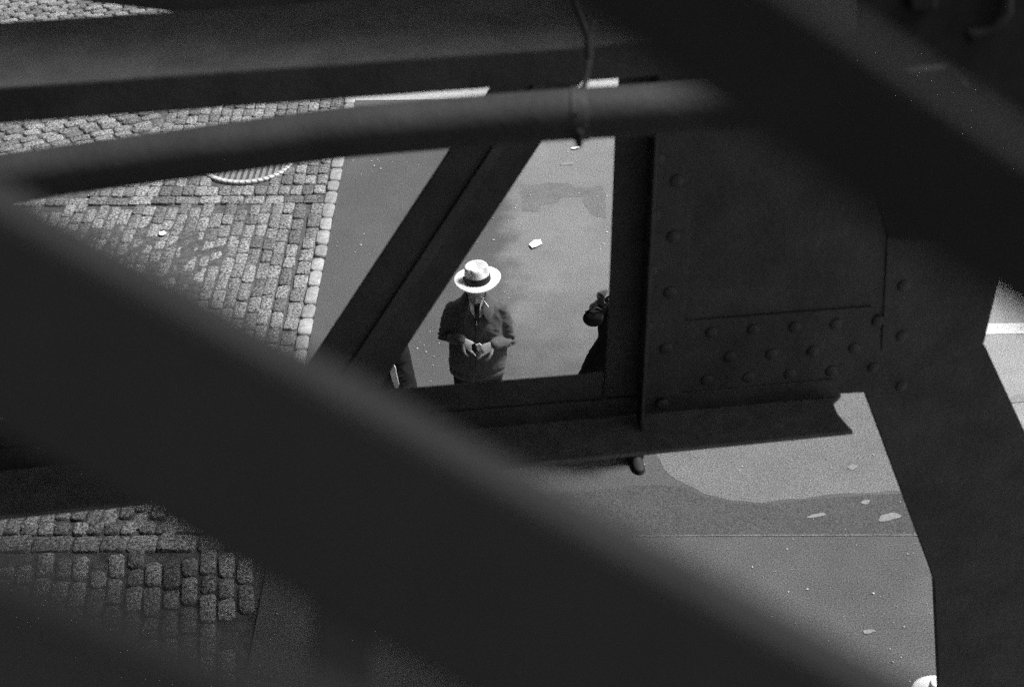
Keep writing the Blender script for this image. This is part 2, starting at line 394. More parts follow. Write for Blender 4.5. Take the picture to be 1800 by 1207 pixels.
# bottom flange, coped at its right end
bm = bmesh.new()
fl = [pz(x, y, TZ) for x, y in ((-400, 956), (900, 817), (1500, 757))]
e0 = pz(900, 817, TZ); e1 = pz(1500, 757, TZ); i1 = pz(1480, 694, TZ)
dirf = (e1-e0).normalized(); inn = V((-dirf.y, dirf.x, 0)); wd = (pz(1484, 725, TZ)-e1)
L0 = e0-dirf*3.6; width = (i1-e1).dot(inn)
P = [L0, e1, e1+wd*.5+dirf*-.012, e1+wd-dirf*.022, e1+wd*1.6-dirf*.02, i1-dirf*.004, i1+inn*.04, L0+inn*(width+.04)]
prism(bm, [p-girder.location for p in P], V((0, 0, -.016)))
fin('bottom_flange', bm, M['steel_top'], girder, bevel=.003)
# brace
def edge(x0, y0, x1, y1, y): return x0+(x1-x0)*(y-y0)/(y1-y0)
bl = lambda y: edge(853, 165, 560, 610, y); br = lambda y: edge(1017, 146, 710, 612, y)
plate('diagonal_brace', [(bl(40), 40), (br(40), 40), (br(735), 735), (bl(735), 735)], -.036, .014, M['steel'], girder)
fr_ = lambda y, f: bl(y)*(1-f)+br(y)*f
bm = bmesh.new()
A0, A1 = pw(fr_(60, .47), 60, -.022), pw(fr_(735, .47), 735, -.022)
B0, B1 = pw(fr_(60, .66), 60, -.022), pw(fr_(735, .66), 735, -.022)
H0, H1 = pw(fr_(60, .50), 60, -.010), pw(fr_(735, .50), 735, -.010)
vs = [bm.verts.new(p-girder.location) for p in (A0, B0, H0, A1, B1, H1)]
for f in ((0, 1, 2), (5, 4, 3), (0, 3, 4, 1), (1, 4, 5, 2), (2, 5, 3, 0)): bm.faces.new([vs[i] for i in f])
fin('brace_rib', bm, M['steel'], girder, bevel=.002)
# stiffener angle: flat leg on the plate, outstanding leg towards the camera
plate('stiffener_leg', [(1152, 60), (1234, 50), (1225, 240), (1192, 690), (1118, 700), (1142, 250)], .0125, .011, M['steel'], girder)
bm = bmesh.new()
a = pw(1150, 40, .024); b = pw(1120, 690, .024); b.z = TZ+.002; th = uu*.012
prism(bm, [a-girder.location, b-girder.location, b+nn*.075-girder.location, a+nn*.075-girder.location], th)
fin('stiffener_fin', bm, M['steel'], girder, bevel=.003)
# second vertical further right
plate('cover_plate', [(1572, -30), (1868, -30), (1752, 480), (1726, 596), (1712, 604), (1545, 670), (1556, 480)], .0005, .005, M['steel'], girder)
def rivet(x, y, off, r=.022):
    c = pw(x, y, off)-girder.location; bm = bmesh.new(); secs = []
    for k in range(5):
        t = k/4*math.pi/2*.96; secs.append((c+nn*(math.sin(t)*r*.36), uu*r*math.cos(t), UP*r*math.cos(t)))
    loft(bm, secs, 14); return fin('rivet', bm, M['steel'], girder, smooth=True)
for k in range(6):
    rivet(1163-k*6.5, 182+k*98, .0235); rivet(1196-k*6.2, 220+k*98, .0235)
for k in range(5): rivet(1251+k*73, 584-k*5, .0065)
for k in range(4): rivet(1283+k*73, 627-k*5, .0065)
for k in range(5): rivet(1243+k*73, 668-k*5.5, .0065)
for k in range(7): rivet(1596-k*2, 150+k*88, .0055)

# knee leg running down to the right
leg = thing('bracing_leg', pw(1620, 700, .06), 'wide dark steel leg running down the right edge below the gusset plate', 'steel leg')
plate('upper_arm', [(1484, 590), (1516, 684), (1636, 1006), (1930, 1006), (1905, 985), (1727, 602), (1700, 570)], -.06, .03, M['steel'], leg, .004)
plate('lower_post', [(1633, 998), (1637, 1012), (1646, 1207), (1652, 1330), (2080, 1330), (1990, 998)], -.0625, .030, M['steel'], leg, .004)
# ------------------------------------------------------------------ upper beam (channel with a wide top, coloured as lit)
ZA = 6.4
n0, n1 = pz(-900, 214.5, ZA), pz(2300, -8, ZA)
n0 = pz(0, 152, ZA)+(pz(0, 152, ZA)-pz(1180, 70, ZA))*1.0; n1 = pz(1180, 70, ZA)+(pz(1180, 70, ZA)-pz(0, 152, ZA))*1.0
dA = (n1-n0).normalized(); sA = V((-dA.y, dA.x, 0)); 
far = pz(155, 29, ZA); wA = (far-n0).dot(sA)
lo_ = pyy(0, 218, 1); dd = ray(0, 218); nA = pz(0, 152, ZA); t = (nA-CP).dot(sA)/dd.dot(sA); hA = nA.z-(CP+dd*t).z
print('A width', wA, 'height', hA)
beamA = thing('channel_beam', (n0.x, n0.y, ZA), 'broad steel channel beam with a top painted lit grey running across the upper edge of the view', 'steel beam')
o_ = beamA.location.copy()
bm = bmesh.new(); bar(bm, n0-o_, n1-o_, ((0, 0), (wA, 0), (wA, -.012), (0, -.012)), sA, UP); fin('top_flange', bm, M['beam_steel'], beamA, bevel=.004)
bm = bmesh.new(); bar(bm, n0-o_, n1-o_, ((-.001, -.003), (.014, -.014), (.014, -hA), (-.001, -hA)), sA, UP); fin('web', bm, M['steel'], beamA, bevel=.003)
bm = bmesh.new(); bar(bm, n0-o_, n1-o_, ((wA-.02, -.0125), (wA-.005, -.0125), (wA-.005, -hA), (wA-.02, -hA)), sA, UP); fin('web', bm, M['steel'], beamA, bevel=.003).name = 'back_web'

# dark bar crossing behind its top
bC0, bC1 = pd(-20, -24, 3.3), pd(1000, 102, 3.5)
bc = thing('cross_bar', bC0, 'dark flat steel bar crossing behind the channel beam at the top left', 'steel bar')
d = (bC1-bC0).normalized(); s = d.cross(UP).normalized(); u2 = s.cross(d)
bm = bmesh.new(); bar(bm, V((0, 0, 0)), bC1-bC0, ((-.02, 0), (.02, 0), (.02, .22), (-.02, .22)), s, u2); fin('bar_plate', bm, M['steel'], bc, bevel=.004)
bm = bmesh.new(); bar(bm, V((0, 0, 0)), bC1-bC0, ((-.055, 0), (-.021, 0), (-.021, .012), (-.055, .012)), s, u2); fin('bar_flange', bm, M['steel'], bc, bevel=.003)

# bent pipe with coupling and hanger
pc = [(-160, 337, 2.50), (0, 315, 2.48), (200, 287, 2.45), (400, 260, 2.42), (520, 244, 2.41), (600, 234, 2.40), (700, 225, 2.39), (840, 213, 2.38), (1020, 200, 2.36), (1300, 184, 2.34), (1600, 168, 2.3), (1950, 150, 2.26)]
P = [pd(*q) for q in pc]
pipe = thing('conduit_pipe', P[8], 'thick grey steel pipe with a slight bend and a clamp, crossing under the channel beam', 'pipe')
def tube(bm, pts, r, n=32, up=V((0, 0, 1))):
    secs = []
    for i, p in enumerate(pts):
        a = pts[max(i-1, 0)]; b = pts[min(i+1, len(pts)-1)]; d = (b-a).normalized(); s = d.cross(up).normalized(); secs.append((p, s*r, s.cross(d)*r))
    loft(bm, secs, n)
def smoothpath(P, k=6):
    out = []
    for i in range(len(P)-1):
        p0 = P[max(i-1, 0)]; p1 = P[i]; p2 = P[i+1]; p3 = P[min(i+2, len(P)-1)]
        for j in range(k):
            t = j/k; out.append(.5*((2*p1)+(p2-p0)*t+(2*p0-5*p1+4*p2-p3)*t*t+(3*p1-p0-3*p2+p3)*t*t*t))
    return out+[P[-1]]
path = [p-pipe.location for p in smoothpath(P)]
bm = bmesh.new(); tube(bm, path, .0425); fin('tube', bm, M['pipe_steel'], pipe, smooth=True)
dp = (P[9]-P[7]).normalized()
bm = bmesh.new(); tube(bm, [dp*-.013, dp*-.011, dp*.0, dp*.011, dp*.013], .0447); fin('clamp', bm, M['steel'], pipe, smooth=False, bevel=.001)
bm = bmesh.new(); b0 = pd(1018, 243, 2.33)-pipe.location
limb(bm, [b0+V((0, 0, .01)), b0+V((0, -.0, -.012))], [.007, .006], 8); fin('bolt', bm, M['tarred'], pipe, smooth=True)
bm = bmesh.new(); hp = [pd(x, y, dpt)-pipe.location for x, y, dpt in ((985, -60, 2.36), (1006, 0, 2.36), (1022, 40, 2.36), (1034, 70, 2.36), (1036, 100, 2.36), (1030, 140, 2.35), (1016, 175, 2.33), (1012, 205, 2.32))]
tube(bm, smoothpath(hp, 4), .0055, 10, V((0, 1, 0))); limb(bm, [pd(1041, 42, 2.36)-pipe.location, hp[3], hp[4]], [.005, .007, .007], 8)
fin('hanger_rod', bm, M['tarred'], pipe, smooth=True)

# ------------------------------------------------------------------ lattice bars of the railing right under the lens
def flatbar(name, e0, e1, wpx0, wpx1, d0, d1, lip, label, m=M['near_steel'], tilt=0.0, grp='diagonal lattice bars of the near railing'):
    """e0,e1 upper-edge pixels, w: width below the edge (px, vertical); lip = thickness towards the sky"""
    a0 = pd(e0[0], e0[1], d0); a1 = pd(e1[0], e1[1], d1)
    b0 = pd(e0[0], e0[1]+wpx0, d0*(1+tilt)); d = (a1-a0).normalized()
    w = b0-a0; w = w-d*w.dot(d); s = w.normalized(); nrm = d.cross(s).normalized()
    if nrm.dot(F_) < 0: nrm = -nrm
    c = (a0+a1)/2; o = thing(name, c, label, 'railing bar', grp)
    W_ = w.length; sf, cf = math.sin(rad(44)), math.cos(rad(44))
    bm = bmesh.new(); bar(bm, a0-c, a1-c, ((0, 0), (W_, 0), (W_, .006), (0, .006)), s, nrm); fin('flat_leg', bm, m, o, bevel=.0015)
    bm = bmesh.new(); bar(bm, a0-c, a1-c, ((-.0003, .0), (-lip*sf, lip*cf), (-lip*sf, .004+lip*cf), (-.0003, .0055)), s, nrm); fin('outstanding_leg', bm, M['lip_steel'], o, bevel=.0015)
    return o
flatbar('railing_bar', (-300, 215), (1900, 1425), 385, 385, .44, .42, .0125, 'out of focus railing bar crossing the view from middle left to bottom right')
flatbar('railing_bar', (900, -330), (2100, 480), 285, 285, .31, .29, .003, 'out of focus railing bar crossing the dark upper right corner', m=M['dull_rail'], tilt=.05)
flatbar('railing_bar', (-400, 880), (900, 1440), 420, 420, .22, .22, .004, 'very blurred grey railing bar in the bottom left corner', m=M['grey_rail'], tilt=.3)
a = pd(606, 900, .62); b = pd(612, 1500, .60)
vb = thing('railing_post', a, 'thin dark upright post at the bottom edge, left of the main railing bar', 'railing post')
bm = bmesh.new(); d = (b-a).normalized(); s = d.cross(F_).normalized(); bar(bm, V((0, 0, 0)), b-a, ((-.014, -.01), (.014, -.01), (.014, .012), (-.014, .012)), s, s.cross(d)); fin('post_bar', bm, M['near_steel'], vb, bevel=.002)

# bracket plate that closes the two upper members on the right
def pdp(x, y, dpt): return pd(x, y, dpt)
br0 = pdp(1600, 100, 2.05)
bk = thing('column_head', br0, 'dark steel column head at the top right corner where the beam and the pipe end', 'steel column')
nb = V((.10, -1, .12)).normalized()
def onb(x, y): d = ray(x, y); return CP+d*((br0-CP).dot(nb)/d.dot(nb))
bm = bmesh.new(); prism(bm, [onb(x, y)-br0 for x, y in ((1509, -60), (1512, 60), (1508, 260), (1560, 420), (1745, 440), (2060, 300), (2060, -60))], -nb*.012); fin('head_plate', bm, M['tarred'], bk, bevel=.003)
bm = bmesh.new(); prism(bm, [onb(x, y)-br0 for x, y in ((1572, 150), (1588, 114), (1668, 108), (1700, 148))], nb*.02); fin('lug', bm, M['tarred'], bk, bevel=.006)
bm = bmesh.new(); prism(bm, [onb(x, y)-br0 for x, y in ((1590, -30), (1592, 16), (1640, 14), (1642, -30))], nb*.02); fin('lug', bm, M['tarred'], bk, bevel=.006)
bm = bmesh.new(); limb(bm, [onb(x, y)-br0+nb*.02 for x, y in ((1700, 56), (1738, 44), (1756, 14), (1758, -40))], [.012]*4, 10); fin('hook', bm, M['tarred'], bk, smooth=True)

# the elevated platform the photographer stands on, and unseen pieces added to shade the street
def box(bm, x0, x1, y0, y1, z0, z1): prism(bm, [(x0, y0, z0), (x1, y0, z0), (x1, y1, z0), (x0, y1, z0)], (0, 0, z1-z0))
pf = thing('station_platform', (0, -2, 5.9), 'timber platform of the elevated railway under the photographer', 'platform')
bm = bmesh.new()
for k in range(30): box(bm, -9, 9, -4.5+k*.215, -4.5+k*.215+.2, -.05, 0)
for o in (fin('deck_boards', bm, M['wood'], pf, bevel=.004),): o.location = (0, 0, 0)
dk = thing('shade_deck', (-7, 0, 7.9), 'unseen overhead deck added to shade the left side of the street', 'shading deck')  # unseen; added and shaped to put the left of the street in shade
bm = bmesh.new(); box(bm, -8, 4.5, -14, 9.9, 0, .3); box(bm, 4.5, 10.2, 2.7, 9.9, 0, .3); box(bm, 10.2, 12, 2.7, 9.0, 0, .3)
fin('deck_slab', bm, M['wood'], dk)
bm = bmesh.new()
for k in range(8): box(bm, -8+k*1.7, -7.8+k*1.7, -14, 9.8, -.35, -.002)
fin('stringer', bm, M['steel'], dk)
ld = thing('sky_block_slab', (-3.4, .8, 3.4), 'unseen slab on legs added to cut sky light below the platform, left of the photographer', 'sky blocker')  # unseen slab, added to block sky light from behind
bm = bmesh.new(); box(bm, -4.5, 2.6, -3, 1.7, 0, .12); fin('block_slab', bm, M['wood'], ld, bevel=.01)
for sx in (-4.4, -1, 2.5):
    bm = bmesh.new(); box(bm, sx-.08, sx+.08, 1.5, 1.66, -3.4, -.003); fin('leg', bm, M['steel'], ld, bevel=.01)
bd = thing('sky_block_building', (-9.2, 5, 0), 'unseen brick building added to cut sky light, along the left pavement, beyond the cobbles', 'building')  # unseen; put in to block sky light from the left
bm = bmesh.new(); box(bm, -8, 0, -22, 24, 0, 20); fin('wall', bm, mat('brick_wall', .09, .9, .2, var=.2, vscale=3, bump=.5, bscale=30), bd)
for i in range(8):
    for j in range(3):
        bm = bmesh.new(); box(bm, .003, .06, -20+i*5.5, -18.4+i*5.5, 1.2+j*4.2, 3.6+j*4.2); wf = fin('window', bm, M['concrete'], bd, bevel=.01)
        bm = bmesh.new(); box(bm, .061, .07, -19.85+i*5.5, -18.55+i*5.5, 1.35+j*4.2, 3.45+j*4.2); fin('pane', bm, M['ribbon'], wf)
# ------------------------------------------------------------------ people
def head_parts(bm, c, rot, s=1.0):
    def T(p): return c+rot@(V(p)*s)
    X = rot@V((s, 0, 0)); Y = rot@V((0, s, 0))
    secs = [(-.118, .022, .024, -.062), (-.108, .036, .042, -.052), (-.085, .049, .062, -.034), (-.05, .062, .082, -.014), (-.01, .070, .090, -.003),
            (.03, .074, .096, .003), (.065, .072, .094, .006), (.09, .060, .080, .008), (.108, .040, .055, .008), (.118, .015, .02, .008)]
    loft(bm, [(T((0, y, z)), X*a, Y*b) for z, a, b, y in secs], 24)
    limb(bm, [T((0, -.088, .018)), T((0, -.100, -.008)), T((0, -.106, -.030))], [.007*s, .010*s, .014*s], 10)
    for q in (-1, 1):
        ball(bm, T((q*.074, .012, -.012)), .010*s, .020*s, .032*s, 10, 8, rot)
        ball(bm, T((q*.012, -.099, -.034)), .009*s, .010*s, .008*s, 8, 6, rot)
        ball(bm, T((q*.030, -.082, .022)), .020*s, .012*s, .007*s, 8, 6, rot)
    ball(bm, T((0, -.088, -.060)), .024*s, .012*s, .006*s, 10, 6, rot); ball(bm, T((0, -.084, -.071)), .020*s, .012*s, .007*s, 10, 6, rot)
    ball(bm, T((0, -.072, -.098)), .020*s, .016*s, .014*s, 10, 6, rot)
def hand(bm, w, d, back, thumb, curl, s=1.0, tcurl=.4, spread=.11):
    """w wrist, d pointing direction, back = normal of the hand's back, thumb = +-1 side, curl = bend per finger"""
    w = V(w); d = V(d).normalized(); back = V(back); back = (back-d*back.dot(d)).normalized(); ac = d.cross(back)*thumb   # towards the thumb
    secs = [(-.02, .024, .020), (.0, .025, .018), (.03, .033, .017), (.06, .040, .015), (.085, .041, .013), (.098, .036, .009)]
    loft(bm, [(w+d*x*s, ac*a*s, back*b*s) for x, a, b in secs], 16)
    for i, (off, ln) in enumerate(((.031, .072), (.010, .080), (-.011, .075), (-.031, .060))):
        p = w+d*.088*s+ac*off*s; a = curl[i]; dd = (d+ac*(off*spread*20)).normalized(); pts = [p-dd*.012*s, p]
        ang = 0
        for f_, k in ((.45, 1.0), (.31, 1.1), (.24, .7)):
            ang += a*k; v = dd*math.cos(ang)-back*math.sin(ang); p = p+v*ln*f_*s; pts.append(p)
        limb(bm, pts, [.0095*s, .0095*s, .0088*s, .0082*s, .0070*s], 10)
    p = w+d*.028*s+ac*.026*s; pts = [p]
    for k, (ln, t) in enumerate(((.038, .85), (.032, .5), (.026, .15))):
        v = d*math.cos(t)+ac*math.sin(t)-back*tcurl*(k+1)*.35; p = p+v.normalized()*ln*s; pts.append(p)
    limb(bm, pts, [.014*s, .0125*s, .011*s, .009*s], 10)
def shoe_mesh(bm, heel, toe, s=1.0):
    heel = V(heel); toe = V(toe); d = (toe-heel).normalized(); L = (toe-heel).length; sd = V((-d.y, d.x, 0)); up = V((0, 0, 1))
    # cross sections along the shoe: (fraction, half width, height)
    for (t0, secs) in ((0, [(-.02, .018, .03), (.03, .030, .055), (.15, .034, .075), (.30, .036, .088), (.45, .040, .070), (.60, .046, .054), (.75, .047, .044), (.88, .041, .036), (.96, .028, .028), (1.0, .012, .018)]),):
        loft(bm, [(heel+d*L*t+up*(h*.5+.012)*s, sd*w*s, up*h*.5*s) for t, w, h in secs], 18)
def sole_mesh(bm, heel, toe, s=1.0):
    heel = V(heel); toe = V(toe); d = (toe-heel).normalized(); L = (toe-heel).length; sd = V((-d.y, d.x, 0))
    out = []
    pr = [(-.03, .016), (.03, .031), (.15, .037), (.35, .036), (.55, .045), (.72, .051), (.88, .045), (.97, .03), (1.02, .010)]
    pts = [heel+d*L*t+sd*w*s for t, w in pr]+[heel+d*L*t-sd*w*s for t, w in pr[::-1]]
    prism(bm, [V((p.x, p.y, .0)) for p in pts], V((0, 0, .016)))
def hat(parent, c, rz=0, roll=0, a=.176, b=.172, m=None, ribbon=True, s=1.0, pinch=True):
    h = bpy.data.objects.new('hat', None); COL.objects.link(h); h.parent = parent; h.location = c; h.rotation_euler = (0, roll, rz); h.scale = (s, s, s)
    n = 72; m = m or M['straw']
    def crown(t, th):
        base = (.096, .104); top = (.088, .070)
        rx = base[0]*(1-t)+top[0]*t; ry = base[1]*(1-t)+top[1]*t
        k = 1
        if pinch:
            for pa in (rad(-90-42), rad(-90+42)):
                dth = (th-pa+math.pi) % (2*math.pi)-math.pi
                k -= .34*math.exp(-(dth/.36)**2)*max(0, t-.35)**1.1*1.3
        return rx*math.cos(th)*k, ry*math.sin(th)*k
    bm = bmesh.new(); rows = []
    for i in range(13):
        t = i/12; z = .004+.114*t
        rr = []
        for j in range(n):
            th = 2*math.pi*j/n; x, y = crown(t, th); rr.append(bm.verts.new((x, y, z+t*t*.012*math.sin(th)-(.005 if t > .95 else 0))))
        rows.append(rr)
    for q, dz in ((.95, .004), (.82, .001), (.62, -.008), (.38, -.014), (.15, -.016)):
        rr = []
        for j in range(n):
            th = 2*math.pi*j/n; x, y = crown(1, th); x *= q; y *= q
            rise = dz*-1*min(1, abs(x)/(.055*max(q, .2)+.02))**1.5*.8 if q < .9 else 0
            rr.append(bm.verts.new((x*(.9 if q < .7 else 1), y, .118+dz+rise+.012*q*math.sin(th))))
        rows.append(rr)
    for r0, r1 in zip(rows, rows[1:]):
        for j in range(n): bm.faces.new((r0[j], r0[(j+1) % n], r1[(j+1) % n], r1[j]))
    bm.faces.new(rows[-1])
    fin('crown', bm, m, h, smooth=True)
    bm = bmesh.new()
    def brimz(q, th):
        x = math.cos(th); y = math.sin(th); e = max(0, (q-.5)*2)
        return .004+e*e*(.016*x*x-.010*(y < 0)*y*y+.010*(y > 0)*y*y)
    top = []; bot = []
    for i in range(9):
        q = .40+.6*i/8; rt = []; rb = []
        for j in range(n):
            th = 2*math.pi*j/n; x, y = a*q*math.cos(th), b*q*math.sin(th); z = brimz(q, th)
            rt.append(bm.verts.new((x, y, z))); rb.append(bm.verts.new((x, y, z-.0035)))
        top.append(rt); bot.append(rb)
    for R in (top, bot):
        for r0, r1 in zip(R, R[1:]):
            for j in range(n): bm.faces.new((r0[j], r0[(j+1) % n], r1[(j+1) % n], r1[j]))
    for j in range(n):
        bm.faces.new((top[-1][j], top[-1][(j+1) % n], bot[-1][(j+1) % n], bot[-1][j])); bm.faces.new((top[0][j], top[0][(j+1) % n], bot[0][(j+1) % n], bot[0][j]))
    fin('brim', bm, m, h, smooth=True)
    if ribbon:
        bm = bmesh.new(); rows = []
        for t, g in ((0.0, 1.01), (.0, 1.035), (.40, 1.03), (.40, 1.005)):
            rows.append([bm.verts.new((crown(t, 2*math.pi*j/n)[0]*g, crown(t, 2*math.pi*j/n)[1]*g, .0055+.114*t)) for j in range(n)])
        for k in range(4):
            for j in range(n): bm.faces.new((rows[k][j], rows[k][(j+1) % n], rows[(k+1) % 4][(j+1) % n], rows[(k+1) % 4][j]))
        prism(bm, [(-.100, -.012, .012), (-.100, .022, .012), (-.100, .020, .034), (-.100, -.010, .034)], (-.006, 0, 0))
        fin('ribbon', bm, M['ribbon'], h, smooth=False, bevel=.001)
    return h
def wrinkler(amp, sc, seed, elbows=()):
    def f(p):
        w = noise.noise(V((p.x*sc, p.y*sc, p.z*sc*.8+seed)))*amp+noise.noise(V((p.x*sc*2.3, p.y*sc*2.3, p.z*sc*2.6+seed)))*amp*.45
        w += amp*.7*((1-abs(noise.noise(V((p.x*8+seed, p.y*7, p.z*17+p.x*9)))))**3-.55)
        for e in elbows:
            d = (p-e).length
            if d < .14: w += (1-d/.14)*amp*1.9*math.sin((p-e).z*150+(p-e).x*70+4*noise.noise(p*18))
        return w
    return f
def figure(label, loc, rz=0, s=1.0, head=(0, -.03, 1.66), hp=12, hy=0, arms=None, hands=None, torso='blouson', cloth='jacket', legcloth='trouser', feet=None, hairy=True, seed=1, lean=0.0, armr=1.0, gloves=False, garment='jacket'):
    o = thing('person', loc, label, 'person', rz=rz); o.scale = (s, s, s)
    rot = Matrix.Rotation(rad(hy), 3, 'Z')@Matrix.Rotation(rad(hp), 3, 'X'); hc = V(head)
    feet = feet or [((-.11, .06, 0), (-.14, -.21, 0)), ((.11, .06, 0), (.14, -.21, 0))]
    sh = [V((-.175, .01, 1.425)), V((.175, .01, 1.425))]
    # ---- body: one continuous skin surface
    bm = bmesh.new(); head_parts(bm, hc, rot)
    limb(bm, [(0, .025, 1.40), (0, .02, 1.50), tuple(hc+V((0, .015, -.07)))], [.062, .056, .056], 16)
    X = V((1, 0, 0)); Y = V((0, 1, 0))
    loft(bm, [((0, .01, 1.46), X*.08, Y*.055), ((0, .005, 1.41), X*.135, Y*.08), ((0, 0, 1.3), X*.165, Y*.10), ((0, 0, 1.1), X*.145, Y*.095), ((0, 0, .95), X*.15, Y*.10), ((0, 0, .86), X*.14, Y*.09)], 24)
    kn = []
    for (h, t), q in zip(feet, (-1, 1)):
        hip = V((q*.085, 0, .90)); an = V(h)+V((0, 0, .09))+(V(t)-V(h))*.15; k = hip.lerp(an, .48)+V((0, -.03, 0)); kn.append((hip, k, an))
        limb(bm, [hip, k, an], [.078, .050, .036], 14); limb(bm, [an+V((0, 0, -.03)), (V(t)*.6+V(h)*.4)+V((0, 0, .035))], [.024, .018], 12)
    for a, p0, hd in zip(arms, sh, hands):
        el, wr = V(a[0]), V(a[1]); limb(bm, [p0+V((0, 0, -.04)), el, wr], [.040, .034, .025], 14)
        if not gloves: hand(bm, wr, hd[0], hd[1], hd[2], hd[3], hd[4] if len(hd) > 4 else 1.0)
    me = fuse(bm, .0042, 2); link('body', me, M['skin'], o)
    if gloves:
        for a, hd in zip(arms, hands):
            bm = bmesh.new(); hand(bm, V(a[1]), hd[0], hd[1], hd[2], hd[3], 1.06); link('glove', fuse(bm, .004, 2), M['greywool'], o)
    # ---- eyes
    for q in (-1, 1):
        bm = bmesh.new(); ball(bm, hc+rot@V((q*.030, -.084, .008)), .011, .007, .006, 10, 8, rot); fin('eye', bm, M['shirt'], o, smooth=True)
    if hairy:
        bm = bmesh.new()
        loft(bm, [(hc+rot@V((0, y, z)), rot@X*a_, rot@Y*b_) for z, a_, b_, y in ((-.05, .064, .060, .034), (-.01, .075, .072, .030), (.03, .080, .080, .026), (.065, .080, .094, .014), (.095, .068, .086, .012), (.118, .046, .06, .01), (.130, .016, .02, .01))][:3 if hairy == 'low' else 9], 24)
        link('hair', fuse(bm, .005, 1, lambda p: .005*noise.noise(p*60)+.003*noise.noise(p*130)), M['hair'], o)
    # ---- trousers and shoes
    bm = bmesh.new()
    loft(bm, [((0, 0, 1.0), X*.175, Y*.118), ((0, 0, .93), X*.185, Y*.122), ((0, 0, .84), X*.198, Y*.130), ((0, 0, .76), X*.18, Y*.12)], 24)
    for hip, k, an in kn: limb(bm, [hip+V((0, 0, -.03)), k, an+V((0, 0, .03)), an+V((0, -.01, -.035))], [.104, .086, .080, .082], 16)
    link('trousers', fuse(bm, .008, 3, wrinkler(.007, 11, seed+5)), M[legcloth], o)
    for h, t in feet:
        bm = bmesh.new(); shoe_mesh(bm, h, t); so = link('shoe', fuse(bm, .0045, 2), M['leather'], o)
        bm = bmesh.new(); sole_mesh(bm, h, t); fin('sole', bm, M['ribbon'], so, bevel=.002)
        bm = bmesh.new(); hh, tt = V(h), V(t)
        for i in range(4):
            c = hh.lerp(tt, .42+.07*i)+V((0, 0, .086-.011*i)); sdv = V((1, 0, 0))*.013
            limb(bm, [c-sdv, c+V((0, 0, .003)), c+sdv], [.0025]*3, 6)
        fin('lace', bm, M['ribbon'], so, smooth=True)
    # ---- upper garment
    bm = bmesh.new()
    if torso == 'blouson':
        T = [(1.545, .064, .062, .018), (1.515, .075, .072, .016), (1.49, .105, .083, .014), (1.465, .152, .094, .012), (1.435, .184, .104, .008), (1.38, .196, .118, .002), (1.28, .205, .130, -.004),
             (1.15, .205, .134, -.006), (1.03, .215, .142, -.006), (.955, .224, .150, -.004), (.915, .222, .146, 0), (.89, .212, .138, 0), (.875, .208, .134, 0), (.83, .206, .132, 0), (.815, .198, .124, 0)]
    else:
        hw = torso[1]
        T = [(1.53, .062, .062, .016), (1.49, .10, .083, .014), (1.455, .155, .098, .012), (1.41, .190, .112, .008), (1.30, .200, .125, 0), (1.1, .190, .130, 0), (.95, .20+(hw-.2)*.35, .15, 0), (.75, .2+(hw-.2)*.7, .18, 0), (torso[0], hw, .21, 0), (torso[0]-.02, hw*.96, .20, 0)]
    loft(bm, [((lean*(1.5-z), y, z), X*a_, Y*b_) for z, a_, b_, y in T], 40)
    els = []
    for a, p0 in zip(arms, sh):
        el, wr = V(a[0]), V(a[1]); d = (wr-el).normalized(); els.append(el)
        r = armr
        limb(bm, [p0+V((0, 0, -.022)), p0.lerp(el, .5), el+(el-p0)*.02, el.lerp(wr, .45), wr-d*.035, wr-d*.005], [.058*r, .061*r, .057*r, .049*r, .041*r, .036*r], 20)
    me = fuse(bm, .0065, 6, wrinkler(.0065, 12, seed, els)); jo = link(garment, me, M[cloth], o)
    return o, jo, bvh_of(me)

# the man in the white hat
mp = V((-.268, 8.98, 0)); MS = 1.03
def Lp(x, y, dy): q = (pyy(x, y, mp.y+dy)-mp)/MS; return q
print('elbows', Lp(784, 592, .03), Lp(893, 600, .03), 'wr', Lp(818, 606, -.2), Lp(862, 604, -.2))
eL = Lp(783, 590, .02); eR = Lp(894, 600, .02); wL = Lp(813, 598, -.20); wR = Lp(868, 605, -.20)
man, jk, jb = figure('man in a white hat and dark zip jacket, head bowed over his hands', mp, s=MS, feet=[((-.11, .20, 0), (-.14, -.07, 0)), ((.11, .20, 0), (.14, -.07, 0))],
    hairy='low', head=(.0, -.045, 1.625), hp=30, arms=[(eL, wL), (eR, wR)],
    hands=[((.75, -.35, -.45), (-.1, -.75, .65), 1, (.25, .45, .6, .75), .95), ((-.85, -.25, -.38), (.15, -.6, .78), -1, (.15, .35, .75, .95), 1.0)])
hc_ = (pyy(839.5, 491.5, mp.y-.05)-mp)/MS
hat(man, hc_, rz=rad(4), roll=rad(-4), s=1/MS)
